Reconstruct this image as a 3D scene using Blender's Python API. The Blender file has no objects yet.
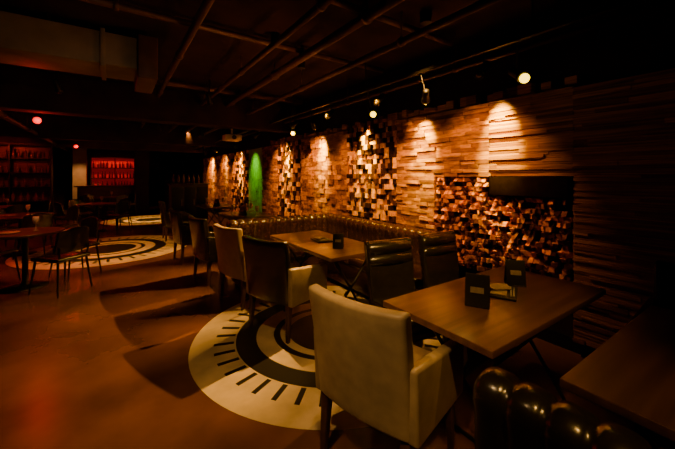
import bpy, bmesh, math, random
from mathutils import Vector, Matrix
random.seed(7)
S = bpy.context.scene
COL = S.collection

# ------------------------------------------------------------------ materials
def nodes(name):
    m = bpy.data.materials.new(name); m.use_nodes = True
    nt = m.node_tree; b = nt.nodes['Principled BSDF']
    return m, nt, b
def simple(name, col, rough=0.5, metal=0.0, noise=0.15, nscale=20, bump=0.0, spec=0.5):
    m, nt, b = nodes(name)
    tc = nt.nodes.new('ShaderNodeTexCoord')
    n = nt.nodes.new('ShaderNodeTexNoise'); n.inputs['Scale'].default_value = nscale; n.inputs['Detail'].default_value = 4
    nt.links.new(tc.outputs['Object'], n.inputs['Vector'])
    r = nt.nodes.new('ShaderNodeValToRGB')
    r.color_ramp.elements[0].position = 0.3; r.color_ramp.elements[1].position = 0.7
    r.color_ramp.elements[0].color = [c*(1-noise) for c in col]+[1]
    r.color_ramp.elements[1].color = [min(1, c*(1+noise)) for c in col]+[1]
    nt.links.new(n.outputs['Fac'], r.inputs['Fac']); nt.links.new(r.outputs['Color'], b.inputs['Base Color'])
    b.inputs['Roughness'].default_value = rough; b.inputs['Metallic'].default_value = metal
    b.inputs['Specular IOR Level'].default_value = spec
    if bump > 0:
        bp = nt.nodes.new('ShaderNodeBump'); bp.inputs['Strength'].default_value = bump; bp.inputs['Distance'].default_value = 0.01
        nt.links.new(n.outputs['Fac'], bp.inputs['Height']); nt.links.new(bp.outputs['Normal'], b.inputs['Normal'])
    return m
def wood(name, c1, c2, rough=0.4, scale=(2, 25, 25), bump=0.1):
    m, nt, b = nodes(name)
    tc = nt.nodes.new('ShaderNodeTexCoord'); mp = nt.nodes.new('ShaderNodeMapping'); mp.inputs['Scale'].default_value = scale
    n = nt.nodes.new('ShaderNodeTexNoise'); n.inputs['Scale'].default_value = 1; n.inputs['Detail'].default_value = 6
    r = nt.nodes.new('ShaderNodeValToRGB')
    r.color_ramp.elements[0].position = 0.35; r.color_ramp.elements[1].position = 0.65
    r.color_ramp.elements[0].color = list(c1)+[1]; r.color_ramp.elements[1].color = list(c2)+[1]
    nt.links.new(tc.outputs['Object'], mp.inputs['Vector']); nt.links.new(mp.outputs['Vector'], n.inputs['Vector'])
    nt.links.new(n.outputs['Fac'], r.inputs['Fac']); nt.links.new(r.outputs['Color'], b.inputs['Base Color'])
    b.inputs['Roughness'].default_value = rough
    bp = nt.nodes.new('ShaderNodeBump'); bp.inputs['Strength'].default_value = bump; bp.inputs['Distance'].default_value = 0.005
    nt.links.new(n.outputs['Fac'], bp.inputs['Height']); nt.links.new(bp.outputs['Normal'], b.inputs['Normal'])
    return m
def island(name, cols, rough=0.5, nscale=(10, 10, 60)):
    """wood blocks: every block (mesh island) gets its own shade"""
    m, nt, b = nodes(name)
    g = nt.nodes.new('ShaderNodeNewGeometry'); r = nt.nodes.new('ShaderNodeValToRGB')
    r.color_ramp.interpolation = 'CONSTANT'
    while len(r.color_ramp.elements) < len(cols): r.color_ramp.elements.new(0.5)
    for i, c in enumerate(cols):
        r.color_ramp.elements[i].position = i/len(cols); r.color_ramp.elements[i].color = list(c)+[1]
    nt.links.new(g.outputs['Random Per Island'], r.inputs['Fac'])
    tc = nt.nodes.new('ShaderNodeTexCoord'); mp = nt.nodes.new('ShaderNodeMapping'); mp.inputs['Scale'].default_value = nscale
    n = nt.nodes.new('ShaderNodeTexNoise'); n.inputs['Scale'].default_value = 1; n.inputs['Detail'].default_value = 5
    nt.links.new(tc.outputs['Object'], mp.inputs['Vector']); nt.links.new(mp.outputs['Vector'], n.inputs['Vector'])
    mr = nt.nodes.new('ShaderNodeMapRange'); mr.inputs[1].default_value = .3; mr.inputs[2].default_value = .7
    mr.inputs[3].default_value = .4; mr.inputs[4].default_value = 1.15
    nt.links.new(n.outputs['Fac'], mr.inputs[0])
    mx = nt.nodes.new('ShaderNodeVectorMath'); mx.operation = 'SCALE'
    nt.links.new(r.outputs['Color'], mx.inputs[0]); nt.links.new(mr.outputs[0], mx.inputs['Scale'])
    nt.links.new(mx.outputs[0], b.inputs['Base Color']); b.inputs['Roughness'].default_value = rough
    b.inputs['Specular IOR Level'].default_value = .0
    bp = nt.nodes.new('ShaderNodeBump'); bp.inputs['Strength'].default_value = .4; bp.inputs['Distance'].default_value = .006
    nt.links.new(n.outputs['Fac'], bp.inputs['Height']); nt.links.new(bp.outputs['Normal'], b.inputs['Normal'])
    return m
def emis(name, col, s):
    m, nt, b = nodes(name)
    b.inputs['Base Color'].default_value = list(col)+[1]
    b.inputs['Emission Color'].default_value = list(col)+[1]; b.inputs['Emission Strength'].default_value = s
    return m

M_floor = simple('floor_screed', (.125, .047, .012), .27, 0, .4, 1.6, .03, .55)
M_beige = simple('inlay_beige', (.52, .40, .23), .38, 0, .2, 5, .03)
M_black = simple('inlay_black', (.012, .009, .006), .35, 0, .2, 8)
M_ceil = simple('ceiling_dark', (.036, .015, .008), .9, 0, .4, 3, 0, .1)
M_wall = simple('wall_dark', (.03, .012, .004), .8, 0, .3, 4, 0, .1)
M_duct = simple('duct_metal', (.20, .15, .09), .55, .2, .25, 4)
M_pipe = simple('pipe_paint', (.08, .030, .014), .5, .2, .2, 10)
M_blk = simple('black_metal', (.012, .008, .006), .45, .3, .2, 20)
M_ledge = simple('ledge_dark_wood', (.012, .005, .002), .6, 0, .2, 20, 0, .0)
M_lthrG = simple('leather_taupe', (.36, .265, .14), .38, 0, .14, 14, .12)
M_lthrK = simple('leather_black', (.012, .009, .005), .25, 0, .25, 20, .15, .9)
M_lthrB = simple('leather_booth', (.055, .022, .005), .22, 0, .25, 14, .1, 1.0)
M_leg = wood('leg_wood', (.05, .022, .01), (.09, .04, .018), .4)
M_tab = wood('table_walnut', (.080, .033, .010), (.14, .062, .020), .30, (1.2, 22, 22), .06)
M_tab2 = wood('table_walnut_dark', (.045, .019, .007), (.08, .035, .013), .36, (1.2, 22, 22), .06)
M_slat = island('slat_timber', [(.42, .175, .0), (.50, .215, .0), (.27, .105, .0), (.56, .24, .0)], .8, (10, 3, 80))
M_brick = island('stacked_timber', [(.54, .225, .0), (.38, .155, .0), (.64, .275, .0), (.24, .09, .0)], .8, (8, 8, 30))
M_check = island('checker_blocks', [(.03, .011, .0), (.88, .40, .0), (.26, .10, .0), (.96, .46, .0), (.08, .028, .0)], .7, (15, 15, 15))
M_chip = island('chip_blocks', [(.80, .29, .0), (.26, .08, .0), (.94, .36, .0), (.06, .016, .0)], .7, (15, 15, 15))
M_card = simple('card_black', (.02, .018, .016), .4, 0, .1)
M_paper = simple('paper_print', (.36, .28, .17), .6, 0, .2, 60)
M_white = simple('white_plastic', (.6, .56, .5), .4, 0, .05)
M_glass = simple('bottle_glass', (.10, .03, .015), .12, 0, .5, 3)
M_column = simple('column_plaster', (.35, .24, .14), .7, 0, .15, 5)
M_greenp = simple('panel_green', (.34, .50, .06), .6, 0, .3, 8)
M_bulb = emis('bulb_amber', (1, .62, .0), 6)
M_red = emis('bulb_red', (1, .0, .0), 2.0)
M_redp = emis('bar_glow_panel', (.9, .01, .01), .10)

# ------------------------------------------------------------------ helpers
def empty(name, loc=(0, 0, 0), rz=0):
    e = bpy.data.objects.new(name, None); e.location = loc; e.rotation_euler = (0, 0, rz); e.empty_display_size = .2
    COL.objects.link(e); return e
def fin(name, bm, mats, parent=None, smooth=False, bevel=0, seg=3, sub=0):
    bmesh.ops.recalc_face_normals(bm, faces=bm.faces)
    me = bpy.data.meshes.new(name); bm.to_mesh(me); bm.free()
    for m in (mats if isinstance(mats, (list, tuple)) else [mats]): me.materials.append(m)
    o = bpy.data.objects.new(name, me); COL.objects.link(o)
    if parent: o.parent = parent
    if bevel > 0:
        md = o.modifiers.new('b', 'BEVEL'); md.width = bevel; md.segments = seg; md.limit_method = 'ANGLE'; md.angle_limit = math.radians(40)
    if sub:
        md = o.modifiers.new('s', 'SUBSURF'); md.levels = sub; md.render_levels = sub
    if smooth or bevel > 0:
        for p in me.polygons: p.use_smooth = True
    return o
def addbox(bm, c, s, mat=0, R=None):
    M = Matrix.Translation(c) @ (R.to_4x4() if R else Matrix.Identity(4)) @ Matrix.Diagonal((*s, 1))
    r = bmesh.ops.create_cube(bm, size=1, matrix=M)
    for v in r['verts']:
        for f in v.link_faces: f.material_index = mat
    return r['verts']
def box(name, c, s, mat, parent=None, bevel=0, R=None, seg=3):
    bm = bmesh.new(); addbox(bm, c, s, 0, R); return fin(name, bm, mat, parent, False, bevel, seg)
def addcyl(bm, p0, p1, r0, r1=None, n=16, mat=0):
    p0 = Vector(p0); p1 = Vector(p1); r1 = r0 if r1 is None else r1
    d = p1-p0; q = Vector((0, 0, 1)).rotation_difference(d)
    M = Matrix.Translation((p0+p1)/2) @ q.to_matrix().to_4x4()
    r = bmesh.ops.create_cone(bm, cap_ends=True, segments=n, radius1=r0, radius2=r1, depth=d.length, matrix=M)
    for v in r['verts']:
        for f in v.link_faces: f.material_index = mat
def cyl(name, p0, p1, r0, r1=None, mat=None, parent=None, n=16):
    bm = bmesh.new(); addcyl(bm, p0, p1, r0, r1, n)
    o = fin(name, bm, mat, parent, True)
    md = o.modifiers.new('e', 'EDGE_SPLIT'); md.split_angle = math.radians(50)
    return o
def lathe(bm, prof, c=(0, 0, 0), n=20, mat=0):
    rings = []
    for r, z in prof:
        rings.append([bm.verts.new((c[0]+r*math.cos(2*math.pi*i/n), c[1]+r*math.sin(2*math.pi*i/n), c[2]+z)) for i in range(n)])
    for a, b in zip(rings, rings[1:]):
        for i in range(n):
            f = bm.faces.new((a[i], a[(i+1) % n], b[(i+1) % n], b[i])); f.material_index = mat
    for rr in (rings[0], rings[-1]):
        f = bm.faces.new(rr); f.material_index = mat
def gridslab(name, w, h, t, nx, nz, fn, mat, parent, bevel=.02, seg=4):
    """slab in local Y (width) Z (height), thickness X; fn(s,t)-> (dx,dy,dz)"""
    bm = bmesh.new(); G = []
    for side in (-.5, .5):
        L = []
        for i in range(nx+1):
            row = []
            for j in range(nz+1):
                s = 2*i/nx-1; q = j/nz; dx, dy, dz = fn(s, q, side)
                row.append(bm.verts.new((side*t+dx, s*w/2+dy, q*h+dz)))
            L.append(row)
        G.append(L)
    for k in (0, 1):
        for i in range(nx):
            for j in range(nz):
                bm.faces.new((G[k][i][j], G[k][i+1][j], G[k][i+1][j+1], G[k][i][j+1]))
    for i in range(nx):
        for j in (0, nz): bm.faces.new((G[0][i][j], G[0][i+1][j], G[1][i+1][j], G[1][i][j]))
    for j in range(nz):
        for i in (0, nx): bm.faces.new((G[0][i][j], G[0][i][j+1], G[1][i][j+1], G[1][i][j]))
    return fin(name, bm, mat, parent, True, bevel, seg)

# ------------------------------------------------------------------ room shell
X0, X1, Y0, Y1, HC = -6.0, 3.25, -2.5, 19.0, 3.0
box('floor', ((X0+X1)/2, (Y0+Y1)/2, -.05), (X1-X0+.4, Y1-Y0+.4, .1), M_floor)
box('ceiling', ((X0+X1)/2, (Y0+Y1)/2, HC+.05), (X1-X0+.4, Y1-Y0+.4, .1), M_ceil)
box('wall_right', (X1+.1, (Y0+Y1)/2, HC/2), (.2, Y1-Y0, HC), M_wall)
box('wall_left', (X0-.1, (Y0+Y1)/2, HC/2), (.2, Y1-Y0, HC), M_wall)
box('wall_back', ((X0+X1)/2, Y1+.1, HC/2), (X1-X0, .2, HC), M_wall)
box('wall_front', ((X0+X1)/2, Y0-.1, HC/2), (X1-X0, .2, HC), M_wall)
box('baseboard_right', (X1-.012, (Y0+Y1)/2, .06), (.024, Y1-Y0, .12), M_blk)

# floor medallions
def medallion(cx, cy, R, ticks=40):
    bm = bmesh.new(); k = R/1.26
    def ann(r0, r1, mat, z=.002, n=96):
        a = []; b = []
        for i in range(n):
            t = 2*math.pi*i/n
            a.append(bm.verts.new((cx+r0*math.cos(t), cy+r0*math.sin(t), z))); b.append(bm.verts.new((cx+r1*math.cos(t), cy+r1*math.sin(t), z)))
        for i in range(n):
            f = bm.faces.new((a[i], b[i], b[(i+1) % n], a[(i+1) % n])); f.material_index = mat
    ann(.88*k, 1.26*k, 0); ann(.70*k, .88*k, 1); ann(.54*k, .70*k, 0); ann(.48*k, .54*k, 1)
    ann(.40*k, .48*k, 0); ann(.002, .40*k, 1)
    for i in range(ticks):
        t = 2*math.pi*i/ticks; R_ = Matrix.Rotation(t, 3, 'Z')
        addbox(bm, Vector((cx, cy, .003))+R_ @ Vector((.98*k, 0, 0)), (.17*k, .038*k, .002), 1, R_)
    return fin('floor_medallion', bm, [M_beige, M_black])
medallion(1.735, 2.66, 1.26); medallion(-.1, 8.2, 1.5); medallion(1.0, 12.9, 1.4)

# ------------------------------------------------------------------ wall cladding
def blk(bm, y0, y1, z0, z1, d, tilt=None):
    xs = X1
    f = [(-d, y0, z0), (-d, y1, z0), (-d, y1, z1), (-d, y0, z1)]
    if tilt: f = [(-d-tilt[i], a[1], a[2]) for i, a in enumerate(f)]
    fr = [bm.verts.new((xs+a[0], a[1], a[2])) for a in f]
    bk = [bm.verts.new((xs-.001, a[1], a[2])) for a in f]
    bm.faces.new(fr); bm.faces.new(bk)
    for i in range(4): bm.faces.new((fr[i], fr[(i+1) % 4], bk[(i+1) % 4], bk[i]))
def slats(name, y0, y1, z0, z1, mat):
    bm = bmesh.new(); z = z0
    while z < z1-.01:
        h = random.choice([.018, .024, .03, .036]); y = y0-random.random()*.6
        while y < y1:
            L = random.uniform(.5, 1.3); a = max(y, y0); b = min(y+L, y1)
            if b-a > .02: blk(bm, a, b-.001, z, min(z+h-.003, z1), random.choice([.078, .083, .088, .094, .10]))
            y += L
        z += h
    return fin(name, bm, mat)
def bricks(name, y0, y1, z0, z1, h, L0, L1, mat, ds=(.07, .10)):
    bm = bmesh.new(); z = z0
    while z < z1-.01:
        y = y0
        while y < y1-.005:
            L = random.uniform(L0, L1); b = min(y+L, y1)
            blk(bm, y+.002, b-.002, z+.002, min(z+h-.002, z1), random.uniform(*ds))
            y = b
        z += h
    return fin(name, bm, mat)
def checker(name, y0, y1, z0, z1, c, mat):
    bm = bmesh.new(); ny = round((y1-y0)/c); nz = round((z1-z0)/c); cy = (y1-y0)/ny; cz = (z1-z0)/nz
    for i in range(ny):
        for j in range(nz):
            blk(bm, y0+i*cy+.001, y0+(i+1)*cy-.001, z0+j*cz+.001, z0+(j+1)*cz-.001, random.choice([.05, .07, .085, .105]))
    return fin(name, bm, mat)
def chips(name, y0, y1, z0, z1, c, mat, bm=None):
    bm = bm or bmesh.new(); ny = round((y1-y0)/c); nz = round((z1-z0)/c); cy = (y1-y0)/ny; cz = (z1-z0)/nz
    for i in range(ny):
        for j in range(nz):
            if random.random() < .06: continue
            k = random.randrange(4); t = [0, 0, 0, 0]; a = random.uniform(.03, .05); t[k] = a; t[(k+1) % 4] = a*random.choice([0, 1])
            off = (j % 2)*cy*.5
            ya = y0+i*cy+.004+off
            if ya+cy > y1+.02: continue
            blk(bm, ya, ya+cy-.008, z0+j*cz+.004, z0+(j+1)*cz-.004, random.uniform(.055, .075), t)
    return bm
TOP = 2.25
slats('timber_slat_cladding', -2.4, 1.13, .12, TOP, M_slat)
slats('timber_slat_cladding', 1.13, 1.87, 1.50, TOP, M_slat)
bm = chips('', 1.15, 1.88, .5, 1.30, .05, M_chip); chips('', 1.88, 2.56, .5, 1.485, .05, M_chip, bm)
fin('wood_chip_mosaic', bm, M_chip)
bricks('timber_block_cladding', 1.87, 3.2, 1.49, TOP, .045, .1, .35, M_brick)
bricks('timber_block_cladding', 2.56, 3.2, .5, 1.49, .045, .1, .3, M_brick)
checker('checker_block_mosaic', 3.2, 4.33, .5, TOP+.02, .075, M_check)
bricks('timber_block_cladding', 4.33, 5.95, .5, TOP, .085, .1, .22, M_brick)
checker('checker_block_mosaic', 5.95, 7.1, .5, TOP, .1, M_check)
bricks('timber_block_cladding', 7.1, 8.1, .3, TOP, .07, .12, .3, M_brick)
bricks('plaster_block_panel', 8.1, 9.2, .2, TOP, .3, .3, .5, M_greenp, (.05, .07))
checker('checker_block_mosaic', 9.2, 10.8, .3, TOP, .1, M_check)
bricks('timber_block_cladding', 10.8, 15, .3, TOP, .12, .2, .5, M_brick)
box('wall_ledge_box', (X1-.06, 1.50, 1.40), (.12, .70, .18), M_ledge, bevel=.004)
bm = bmesh.new(); y = 1.1
while y < 7.5:
    w = random.uniform(.07, .13)
    if random.random() < .85: blk(bm, y, y+w-.005, TOP+.022, TOP+.025+random.choice([.04, .06, .09]), random.uniform(.05, .12))
    y += w
fin('trim_1', bm, M_slat)

# ------------------------------------------------------------------ ceiling services
def pipe(name, p0, p1, r, mat=M_pipe):
    bm = bmesh.new(); addcyl(bm, p0, p1, r, n=14)
    d = (Vector(p1)-Vector(p0)); L = d.length; n = max(1, int(L/2)); d.normalize()
    for i in range(n+1):
        c = Vector(p0)+d*(L*(i+.3)/(n+1))
        addcyl(bm, c-d*.02, c+d*.02, r*1.35, n=14)
        addcyl(bm, c+Vector((0, 0, r)), Vector((c.x, c.y, HC)), .006, n=6)
    return fin(name, bm, mat, None, True)
e = empty('air_duct', (0, 0, 0))
box('duct_body', (-2.8, 4.2, 2.76), (6.0, .55, .32), M_duct, e, .01)
for i in range(6): box('flange_%d' % i, (-5.6+i*1.1, 4.2, 2.76), (.04, .6, .37), M_duct, e, .004)
box('duct_end', (.28, 4.2, 2.72), (.18, .7, .44), M_pipe, e, .01)
for i in range(3): box('hanger_%d' % i, (-4.5+i*2, 4.2, 2.96), (.03, .5, .09), M_blk, e)
for x, z, r in ((2.15, 2.72, .03), (1.75, 2.84, .045), (1.3, 2.80, .03), (.6, 2.86, .035), (-1.6, 2.55, .05), (2.95, 2.62, .025)):
    pipe('ceiling_pipe', (x, -2.3, z), (x, 18.8, z), r)
for y, z, r in ((2.2, 2.93, .03), (3.3, 2.93, .03), (5.6, 2.93, .04), (7.4, 2.93, .05), (9.6, 2.93, .05), (12.2, 2.93, .05)):
    pipe('ceiling_pipe', (-5.8, y, z), (3.0, y, z), r)
for i, y in enumerate((6.4, 10.8, 14.0)):
    box('ceiling_beam', (-1.4, y, 2.72), (9.2, .28, .56), M_ceil, None, .01)

rail = empty('track_light_rail', (2.62, 0, 0))
box('rail', (0, 7.0, 2.58), (.035, 17, .03), M_blk, rail)
for i in range(9): cyl('rail_hanger_%d' % i, (0, -.8+i*2, 2.595), (0, -.8+i*2, HC), .006, None, M_blk, rail, 8)

def lamp_data(kind, name, loc, target, power, col, size=60, blend=.6, r=.03, parent=None):
    L = bpy.data.lights.new(name, kind); L.energy = power; L.color = col; L.shadow_soft_size = r
    if kind == 'SPOT': L.spot_size = math.radians(size); L.spot_blend = blend
    o = bpy.data.objects.new(name, L); COL.objects.link(o); o.location = loc
    if target is not None:
        o.rotation_euler = (Vector(target)-Vector(loc)).to_track_quat('-Z', 'Y').to_euler()
    return o
def spothead(loc, aim, bulbmat, ztop=2.563, name='track_spotlight', bulb=.028, xr=2.62):
    e = empty(name, loc)
    d = (Vector(aim)-Vector(loc)).normalized()
    bm = bmesh.new()
    q = Vector((0, 0, 1)).rotation_difference(d).to_matrix()
    prof = [(.025, -.17), (.034, -.16), (.036, -.06), (.044, -.03), (.046, 0), (.040, 0), (.034, -.03), (.02, -.05)]
    lathe(bm, prof, n=20)
    for v in bm.verts: v.co = q @ v.co
    fin('shade', bm, M_blk, e, True)
    bm = bmesh.new(); bmesh.ops.create_uvsphere(bm, u_segments=16, v_segments=10, radius=bulb)
    for v in bm.verts: v.co = v.co+d*(.02 if bulbmat is not M_blk else -.01)
    fin('bulb', bm, bulbmat, e, True)
    cyl('stem', tuple(-d*.1), (xr-loc[0] if abs(loc[0]-2.65) < .2 else 0, 0, ztop-loc[2]), .008, None, M_blk, e, 8)
    return e
AMB = (1.0, .74, .0); WASH = (1.0, .41, .0); WARM = (1.0, .50, .10)
heads = [(1.31, 1.75, 1200, 125, 1), (2.3, 2.72, 1000, 135, 0), (3.15, 3.85, 1100, 150, 1), (4.6, 5.1, 1300, 210, 0), (5.39, 6.6, 1700, 260, 1),
         (8.9, 9.8, 1700, 260, 0), (12.4, 13.2, 1400, 280, 0), (10.9, 11.4, 400, 150, 0)]
for ly, wy, p, pw, face in heads:
    loc = (2.7, ly, 2.29)
    aim = (2.2, ly-1.0, 1.5) if face else (3.16, wy, 2.0)
    spothead(loc, aim, M_bulb, bulb=.038 if face else .028)
    lamp_data('SPOT', 'spot_pool', (2.85, wy-.03, 2.58), (3.17, wy, 1.86), p, AMB, 35, 1.0, .015)
    lamp_data('SPOT', 'spot_wash', (2.45, wy+.14, 2.42), (3.17, wy+.22, 1.5), pw, WASH, 84, 1.0, .02)
for y, p in ((1.6, 120), (2.92, 700), (4.0, 700), (5.15, 700), (7.0, 400)):
    spothead((2.55, y, 2.36), (.3, y, .2), M_blk)
    lamp_data('SPOT', 'spot_floor', (2.48, y, 2.30), (.5, y-.03, 0), p, WARM, 44, .9, .015)
def added_spot(name, x, y, tgt, p, col, size, blend=.9, r=.04):  # ceiling can and spot, added to light a chosen area
    e = empty('added_ceiling_spot', (x, y, 0))
    cyl('can', (0, 0, 2.90), (0, 0, HC), .05, None, M_blk, e)
    lamp_data('SPOT', name, (x, y, 2.87), tgt, p, col, size, blend, r)
added_spot('spot_table', 1.95, .2, (1.9, 1.25, .7), 90, WARM, 44)
added_spot('spot_table', 2.0, 3.75, (2.0, 3.2, .7), 60, WARM, 50)
added_spot('fill_booth', 2.35, 2.0, (2.95, 3.3, .85), 360, WARM, 50)  # added fill that brings out the booth ribs, wall side
added_spot('fill_booth', 1.4, 3.2, (2.2, 4.6, .85), 300, WARM, 40)  # second added booth fill, far side
added_spot('fill_chairs', 1.5, .5, (2.2, 2.05, .8), 380, WARM, 30)  # added key light for the padded black chairs
added_spot('spot_circle', .5, 1.0, (1.05, 2.2, 0), 100, (1, .56, .17), 50)
added_spot('fill_chair', -.35, .75, (1.05, 1.1, .65), 150, (1, .56, .20), 30)  # added fill from the camera side, for the near chair's back
added_spot('fill_tufted', .5, -.4, (1.25, .35, .8), 110, WARM, 34)  # added fill on the tufted bench and nearest table
added_spot('spot_mid_ring', -.3, 7.9, (.4, 7.9, 0), 240, WARM, 70)
added_spot('spot_far_ring', 1.0, 12.5, (1.0, 12.9, 0), 1000, WARM, 55)
added_spot('spot_left_tables', -1.6, 7.2, (-1.4, 7.8, .7), 220, (1, .24, .07), 90)
added_spot('spot_left_tables', -.6, 5.0, (-1.0, 6.0, .7), 70, (1, .34, .10), 60)
lamp_data('SPOT', 'spot_green', (2.6, 8.65, 2.4), (3.2, 8.65, 1.6), 75, (.3, 1, .0), 62, 1.0, .03)
for x, y in ((-1.03, 7.0), (-.97, 12.5), (-3.0, 12.6), (-2.5, 9.0)):
    spothead((x, y, 2.4), (x+.2, y-.6, 1.9), M_red, ztop=HC, bulb=.055 if x > -2 else .035)
    lamp_data('SPOT', 'red_light', (x+.05, y-.15, 2.28), (x-.2, y-.3, 0), 60, (1, .05, .03), 130, .8, .04)
    lamp_data('POINT', 'red_spill', (x+.1, y-.3, 2.33), None, 8, (1, .03, .02), r=.04)
for x, y in ((-.6, 5.6), (1.2, 5.2), (.9, 9.0), (2.0, 9.5)):
    spothead((x, y, 2.6), (x+.3, y+.4, 1.6), M_blk, ztop=HC)
lamp_data('SPOT', 'duct_fill', (.4, 1.6, 2.3), (-.9, 4.1, 2.8), 14, (1, .6, .3), 80, 1.0, .1)  # unseen fill to bring up the duct, no fixture
lamp_data('SPOT', 'ceiling_fill', (2.0, 3.0, 1.9), (1.2, 4.2, 3.0), 30, (1, .38, .15), 130, 1.0, .15)  # invisible fill that lifts the dark ceiling, no lamp behind it

# projector
e = empty('ceiling_projector', (2.03, 6.9, 2.3))
box('body', (0, 0, 0), (.34, .28, .12), M_white, e, .02)
cyl('lens', (0, -.14, 0), (0, -.18, 0), .04, .045, M_blk, e)
cyl('mount', (0, 0, .06), (0, 0, .7), .02, None, M_white, e)
box('plate', (0, 0, .07), (.16, .16, .02), M_blk, e)

# ------------------------------------------------------------------ armchairs
def armchair(loc, deg, mat, roll=False, inner=None, h=.91, w=.58, arms=True, name='armchair'):
    e = empty(name, (loc[0], loc[1], 0), math.radians(deg))
    inner = inner or mat; k_ = w/.58
    def fb(s, q, side):
        bulge = .018*(1-s*s)*math.sin(math.pi*q)*(1 if side > 0 else .5)*(1 if side > 0 else -1)
        return (-.08*q**1.3+.035*s*s+bulge, -.012*s*(1-q), .012*(s*s)*(q > .99))
    gridslab('back', w, h-.33, .075, 12, 10, fb, mat, e, .02).location = (-.25, 0, .33)
    if roll:
        for k, (zz, xx) in enumerate(((h-.055, -.285), (h-.155, -.272))):
            bm = bmesh.new()
            lathe(bm, [(.012, -.285), (.04, -.275), (.05, -.25), (.053, 0), (.05, .25), (.04, .275), (.012, .285)], n=16)
            for v in bm.verts: v.co = Vector((v.co.x*1.05, v.co.z*k_, v.co.y))
            o = fin('back_roll_%d' % k, bm, mat, e, True); o.location = (xx, 0, zz)
    box('seat_frame', (.02, 0, .36), (.50, .50*k_, .07), mat, e, .012)
    box('seat_cushion', (.03, 0, .435), (.50, (.47 if arms else .56)*k_, .10), inner, e, .035, seg=5)
    if arms:
        for k, sy in enumerate((-1, 1)):
            bm = bmesh.new(); pts = [(-.25, .325), (.27, .325), (.275, .595), (.24, .615), (-.02, .645), (-.27, .675)]
            a = [bm.verts.new((x, sy*.285-.03, z)) for x, z in pts]; b = [bm.verts.new((x, sy*.285+.03, z)) for x, z in pts]
            bm.faces.new(a); bm.faces.new(b)
            for i in range(len(pts)): j = (i+1) % len(pts); bm.faces.new((a[i], a[j], b[j], b[i]))
            fin('arm_%d' % (k+1), bm, inner, e, False, .018, 4)
    n = 1
    for sx in (-1, 1):
        for sy in (-1, 1):
            bm = bmesh.new(); vs = addbox(bm, (0, 0, .165), (.05, .05, .33))
            for v in vs:
                if v.co.z < .1: v.co.x = v.co.x*.62+sx*.02; v.co.y = v.co.y*.62+sy*.01
            o = fin('leg_%d' % n, bm, M_leg, e, False, .004); o.location = (sx*.22, sy*.245*k_*(1 if arms else .92), 0); n += 1
    return e
armchair((1.23, 1.31), 14, M_lthrG)
armchair((1.42, 2.98), 20, M_lthrK, inner=M_lthrG)
armchair((1.36, 3.90), 12, M_lthrG)
armchair((1.25, 4.95), 8, M_lthrK)
armchair((1.94, 1.82), -99, M_lthrK, roll=True, w=.47, arms=False, name='padded_side_chair', h=.93)
armchair((2.60, 1.80), -94, M_lthrK, roll=True, w=.47, arms=False, name='padded_side_chair', h=.93)
armchair((2.77, .32), 180, M_lthrK)
armchair((1.15, 6.3), 5, M_lthrK)
armchair((1.2, 8.6), 0, M_lthrK)

# ------------------------------------------------------------------ channel-tufted upholstery
def channel(name, L, h, t, rib, mat, parent, loc=(0, 0, 0), rz=0, z0=0, curve=0):
    n = max(1, round(L/rib)); per = 8; N = n*per; bm = bmesh.new()
    prof = [(-.5, 0), (-.5, .55), (-.5, .82), (-.62, .90), (-.55, .97), (-.3, 1.0), (0, 1.01), (.3, 1.0), (.55, .97), (.64, .90), (.52, .82), (.5, .55), (.5, .25), (.5, 0)]
    rings = []
    for i in range(N+1):
        s = i/N; ph = abs(math.sin(math.pi*s*n))**.45; k = .80+.20*ph; y = (s-.5)*L
        off = curve*(2*s-1)**2
        rings.append([bm.verts.new((px*t*k+off, y, z0+(h-z0)*pz-(1-ph)*.022*(pz > .8))) for px, pz in prof])
    m = len(prof)
    for a, b in zip(rings, rings[1:]):
        for j in range(m): bm.faces.new((a[j], a[(j+1) % m], b[(j+1) % m], b[j]))
    bm.faces.new(rings[0]); bm.faces.new(rings[-1])
    o = fin(name, bm, mat, parent, True); o.location = loc; o.rotation_euler = (0, 0, rz)
    return o
b = empty('booth_sofa', (0, 0, 0))
channel('back_wall_side', 2.35, .87, .17, .118, M_lthrB, b, (2.99, 3.38, 0), 0, .12)
channel('back_far_side', 1.76, .87, .17, .118, M_lthrB, b, (2.19, 4.64, 0), math.pi/2, .12)
box('base_wall_side', (2.72, 3.38, .2), (.44, 2.33, .28), M_lthrB, b, .01)
box('base_far_side', (2.18, 4.34, .2), (1.70, .42, .28), M_lthrB, b, .01)
for i in range(4): box('seat_cushion_%d' % i, (2.71, 2.51+i*.585, .40), (.46, .575, .13), M_lthrB, b, .04, seg=5)
for i in range(2): box('seat_cushion_far_%d' % i, (1.62+i*.585, 4.33, .40), (.575, .46, .13), M_lthrB, b, .04, seg=5)
box('plinth_wall', (2.74, 3.38, .03), (.38, 2.2, .06), M_blk, b)
box('plinth_far', (2.18, 4.37, .03), (1.6, .34, .06), M_blk, b)
# tufted bench whose back faces the camera, serving the nearest table
e = empty('tufted_bench_sofa', (1.13, -.10, 0), math.radians(2))
channel('back', 1.55, .81, .14, .108, M_lthrK, e, (0, 0, 0), 0, .10)
box('base', (.21, 0, .21), (.32, 1.5, .26), M_lthrK, e, .015)
for i in range(2): box('seat_cushion_%d' % i, (.22, -.375+i*.75, .40), (.33, .74, .13), M_lthrK, e, .04, seg=5)
box('plinth', (.16, 0, .04), (.34, 1.4, .08), M_blk, e)

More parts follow.
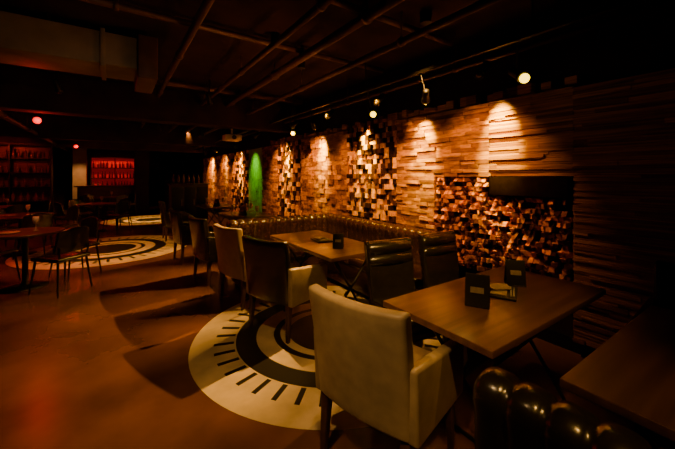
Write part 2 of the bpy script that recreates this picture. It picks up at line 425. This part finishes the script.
# ------------------------------------------------------------------ tables
def cross_table(name, x0, x1, y0, y1, mat, along='x', h=.75):
    e = empty(name, ((x0+x1)/2, (y0+y1)/2, 0)); W = x1-x0; D = y1-y0
    box('top', (0, 0, h-.0175), (W, D, .035), mat, e, .004)
    bm = bmesh.new()
    ix, iy = W/2-(.24 if along == 'x' else .12), D/2-.06
    def bar(a, b, r=.011): addcyl(bm, a, b, r, n=8)
    if along == 'x':
        for s in (-1, 1):
            x = s*ix
            bar((x, -iy, h-.04), (x-s*.10, iy, .01)); bar((x, iy, h-.04), (x-s*.10, -iy, .01))
            bar((x, -iy, h-.045), (x, iy, h-.045)); bar((x-s*.1, -iy, .012), (x-s*.1, iy, .012))
            bar((x-s*.05, 0, .38), (0, 0, h-.05))
        bar((-ix, 0, h-.045), (ix, 0, h-.045))
    else:
        for s in (-1, 1):
            y = s*iy*.9
            bar((-ix, y, h-.04), (ix, y-s*.10, .01)); bar((ix, y, h-.04), (-ix, y-s*.10, .01))
            bar((-ix, y, h-.045), (ix, y, h-.045)); bar((-ix, y-s*.1, .012), (ix, y-s*.1, .012))
            bar((0, y-s*.05, .38), (0, 0, h-.05))
        bar((0, -iy, h-.045), (0, iy, h-.045))
    fin('trestle', bm, M_blk, e, True)
    return e
cross_table('dining_table', 1.33, 2.68, .77, 1.46, M_tab)
cross_table('dining_table', 1.62, 2.32, 2.47, 3.88, M_tab, 'y')
cross_table('dining_table', 1.36, 2.58, -.2, .53, M_tab2)
cross_table('dining_table', 1.75, 2.5, 5.7, 6.9, M_tab2, 'y')
cross_table('dining_table', 1.75, 2.5, 8.0, 9.2, M_tab2, 'y')

def tent_card(x, y, deg, h=.18, w=.13, z=.75):
    e = empty('menu_stand', (x, y, z), math.radians(deg))
    t = math.radians(14)
    for k, s in enumerate((-1, 1)):
        box('panel_%d' % (k+1), (s*math.sin(t)*h/2, 0, math.cos(t)*h/2+.004), (.005, w, h), M_card, e, .001, Matrix.Rotation(-s*t, 3, 'Y'))
        box('print_%d' % (k+1), (s*(math.sin(t)*h/2+.004), 0, math.cos(t)*h*.5+.006), (.001, w*.55, h*.18), M_paper, e, 0, Matrix.Rotation(-s*t, 3, 'Y'))
    box('foot', (0, 0, .004), (.09, w, .008), M_card, e, .002)
    return e
tent_card(1.74, 1.10, 28); tent_card(2.28, 1.16, 40, .17, .12)
tent_card(1.92, 2.79, 50, .15, .11); tent_card(2.0, 6.1, 30); tent_card(2.1, 8.4, 30)
def place_setting(x, y, deg, z=.75):
    e = empty('table_setting_tray', (x, y, z), math.radians(deg))
    box('tray', (0, 0, .007), (.26, .18, .014), M_card, e, .004)
    for i, (dx, dy) in enumerate(((-.06, .01), (.05, 0), (0, .03))):
        box('napkin_%d' % i, (dx, dy, .019+.007*i), (.10, .09, .008), M_paper, e, .002, Matrix.Rotation(.3*i, 3, 'Z'))
    cyl('fork', (-.09, -.06, .018), (.09, -.05, .018), .004, .003, M_white, e, 8)
    cyl('knife', (-.09, -.075, .018), (.09, -.068, .018), .004, .002, M_white, e, 8)
    return e
place_setting(2.05, 1.13, 25); place_setting(1.98, 3.22, 80)
def glass(x, y, z=.75):
    bm = bmesh.new(); lathe(bm, [(.03, 0), (.03, .004), (.004, .01), (.004, .08), (.025, .10), (.036, .14), (.032, .19), (.03, .19), (.034, .14), (.02, .102)], (x, y, z), 14)
    return fin('wine_glass', bm, M_white, None, True)
for x, y in ((1.9, 6.4), (2.3, 6.5), (2.2, 5.9), (1.95, 8.8), (2.3, 8.6)): glass(x, y)

# ------------------------------------------------------------------ left dining area
def round_table(x, y, r, h=.75):
    e = empty('round_table', (x, y, 0))
    bm = bmesh.new(); lathe(bm, [(r-.01, h-.035), (r, h-.028), (r, h-.006), (r-.006, h)], n=48); fin('top', bm, M_tab2, e, False)
    bm = bmesh.new(); lathe(bm, [(.24, 0), (.24, .012), (.06, .03), (.032, .05), (.032, h-.06), (.09, h-.035)], n=24); fin('pedestal', bm, M_blk, e, True)
    return e
def dining_chair(x, y, deg):
    e = empty('dining_chair', (x, y, 0), math.radians(deg))
    box('seat', (0, 0, .445), (.44, .44, .05), M_lthrK, e, .02, seg=4)
    def fb(s, q, side): return (-.05*q+.05*s*s, -.03*s*q, -.05*s*s*(q > .9))
    o = gridslab('back', .44, .32, .03, 10, 6, fb, M_lthrK, e, .012); o.location = (-.21, 0, .53)
    n = 1
    for sx in (-1, 1):
        for sy in (-1, 1):
            cyl('leg_%d' % n, (sx*.18, sy*.18, .43), (sx*.23, sy*.22, 0), .015, .010, M_blk, e, 10); n += 1
    for s in (-1, 1): cyl('post_%d' % s, (-.19, s*.17, .42), (-.215, s*.19, .60), .011, None, M_blk, e, 8)
    return e
for (x, y, r) in ((-1.0, 6.0, .42), (-1.5, 8.6, .5), (-2.3, 11.2, .5), (-.4, 11.0, .45), (-3.1, 7.4, .5), (-.2, 14.2, .45)):
    round_table(x, y, r)
    for k in range(4):
        a = math.radians(35+90*k+random.uniform(-12, 12)); R = r+.20
        dining_chair(x+R*math.cos(a), y+R*math.sin(a), math.degrees(a)+180)
    e = glass(x+.1, y+.05); bm = bmesh.new(); lathe(bm, [(.10, 0), (.12, .012), (.05, .01)], (x-.15, y-.05, .75), 20); fin('dinner_plate', bm, M_paper, None, True)

e = empty('door_1', (-1.02, 4.62, 0))
box('post', (0, 0, 1.5), (.09, .09, 3.0), M_blk, e, .005)
box('door_leaf_frame_top', (-.55, 0, 2.35), (1.0, .05, .08), M_blk, e)
box('door_leaf_frame_low', (-.55, 0, .10), (1.0, .05, .2), M_blk, e)

# ------------------------------------------------------------------ bar / back wall
def bottle(bm, x, y, z, s=1.0, mat=0):
    lathe(bm, [(.036*s, 0), (.038*s, .01), (.038*s, .18*s), (.014*s, .23*s), (.013*s, .29*s), (.015*s, .30*s)], (x, y, z), 10, mat)
def bar_shelf(name, x0, x1, y, z0, z1, rows, glow=True, dens=.11):
    e = empty(name, (0, 0, 0))
    if glow: box('glow_panel', ((x0+x1)/2, y+.17, (z0+z1)/2), (x1-x0, .02, z1-z0), M_redp, e)
    else: box('back_panel', ((x0+x1)/2, y+.17, (z0+z1)/2), (x1-x0, .02, z1-z0), M_leg, e)
    for i in range(rows+1): box('shelf_%d' % i, ((x0+x1)/2, y, z0+(z1-z0)*i/rows), (x1-x0, .32, .025), M_blk, e)
    n = max(2, int((x1-x0)/.8))
    for i in range(n+1): box('upright_%d' % i, (x0+(x1-x0)*i/n, y, z1/2+.01), (.03, .32, z1), M_blk, e)
    bm = bmesh.new()
    for r in range(rows):
        x = x0+.08
        while x < x1-.05:
            bottle(bm, x, y+random.uniform(-.08, .02), z0+(z1-z0)*r/rows+.0125, random.uniform(.8, 1.05)); x += dens*random.uniform(.8, 1.6)
    fin('bottles', bm, M_glass, e, True)
    return e
bar_shelf('bar_back_shelf', -.85, .85, 17.6, .95, 2.3, 3)
bar_shelf('wine_rack', -4.6, -1.7, 14.0, .7, 2.5, 4, False, .16)
lamp_data('SPOT', 'rack_red', (-2.8, 12.4, 2.6), (-2.8, 14, 1.5), 60, (1, .06, .03), 100, .8, .05)
lamp_data('SPOT', 'bar_red', (0, 16.4, 2.7), (0, 17.6, 1.5), 70, (1, .06, .04), 100, .8, .05)
box('structural_column', (-1.2, 17.2, 1.5), (.45, .45, 3.0), M_column, None, .01)
lamp_data('SPOT', 'column_light', (-1.1, 15.6, 2.7), (-1.2, 17.0, 1.0), 190, (1, .45, .15), 50, .8, .05)
e = empty('bar_counter', (0, 16.2, 0))
box('carcass', (-.1, 0, .53), (2.2, .5, 1.06), M_leg, e, .01)
box('counter_top', (-.1, 0, 1.09), (2.4, .62, .05), M_tab, e, .008)
for i in range(6): box('panel_%d' % i, (-1.0+i*.36, -.26, .55), (.30, .03, .8), M_tab2, e, .006)
e = empty('service_cabinet', (2.0, 11.6, 0))
box('carcass', (0, 0, .62), (1.1, .55, 1.20), M_leg, e, .01)
box('top', (0, 0, 1.24), (1.18, .62, .04), M_tab2, e, .005)
for i in range(3):
    box('door_%d' % i, (-.36+i*.36, -.285, .62), (.33, .02, 1.05), M_blk, e, .006)
    cyl('handle_%d' % i, (-.25+i*.36, -.305, .55), (-.25+i*.36, -.305, .75), .008, None, M_white, e, 8)
bm = bmesh.new()
for i in range(7): bottle(bm, -.45+i*.15, 0, 1.26)
fin('bottles', bm, M_glass, e, True)
added_spot('spot_cabinet', 1.8, 10.6, (2.0, 11.5, 1.1), 180, WARM, 50)
box('structural_column', (.9, 15.6, 1.5), (.5, .5, 3.0), M_wall, None, .01)

# ------------------------------------------------------------------ world + camera
w = bpy.data.worlds.new('world'); S.world = w; w.use_nodes = True
w.node_tree.nodes['Background'].inputs[0].default_value = (.05, .02, .01, 1); w.node_tree.nodes['Background'].inputs[1].default_value = .1
c = bpy.data.cameras.new('camera'); c.sensor_width = 36; c.lens = 36*325/675; c.shift_y = -48.5/675; c.clip_start = .02
co = bpy.data.objects.new('camera', c); COL.objects.link(co); co.location = (0, 0, 1.5); co.rotation_euler = (math.pi/2, 0, math.radians(-34.4))
S.camera = co
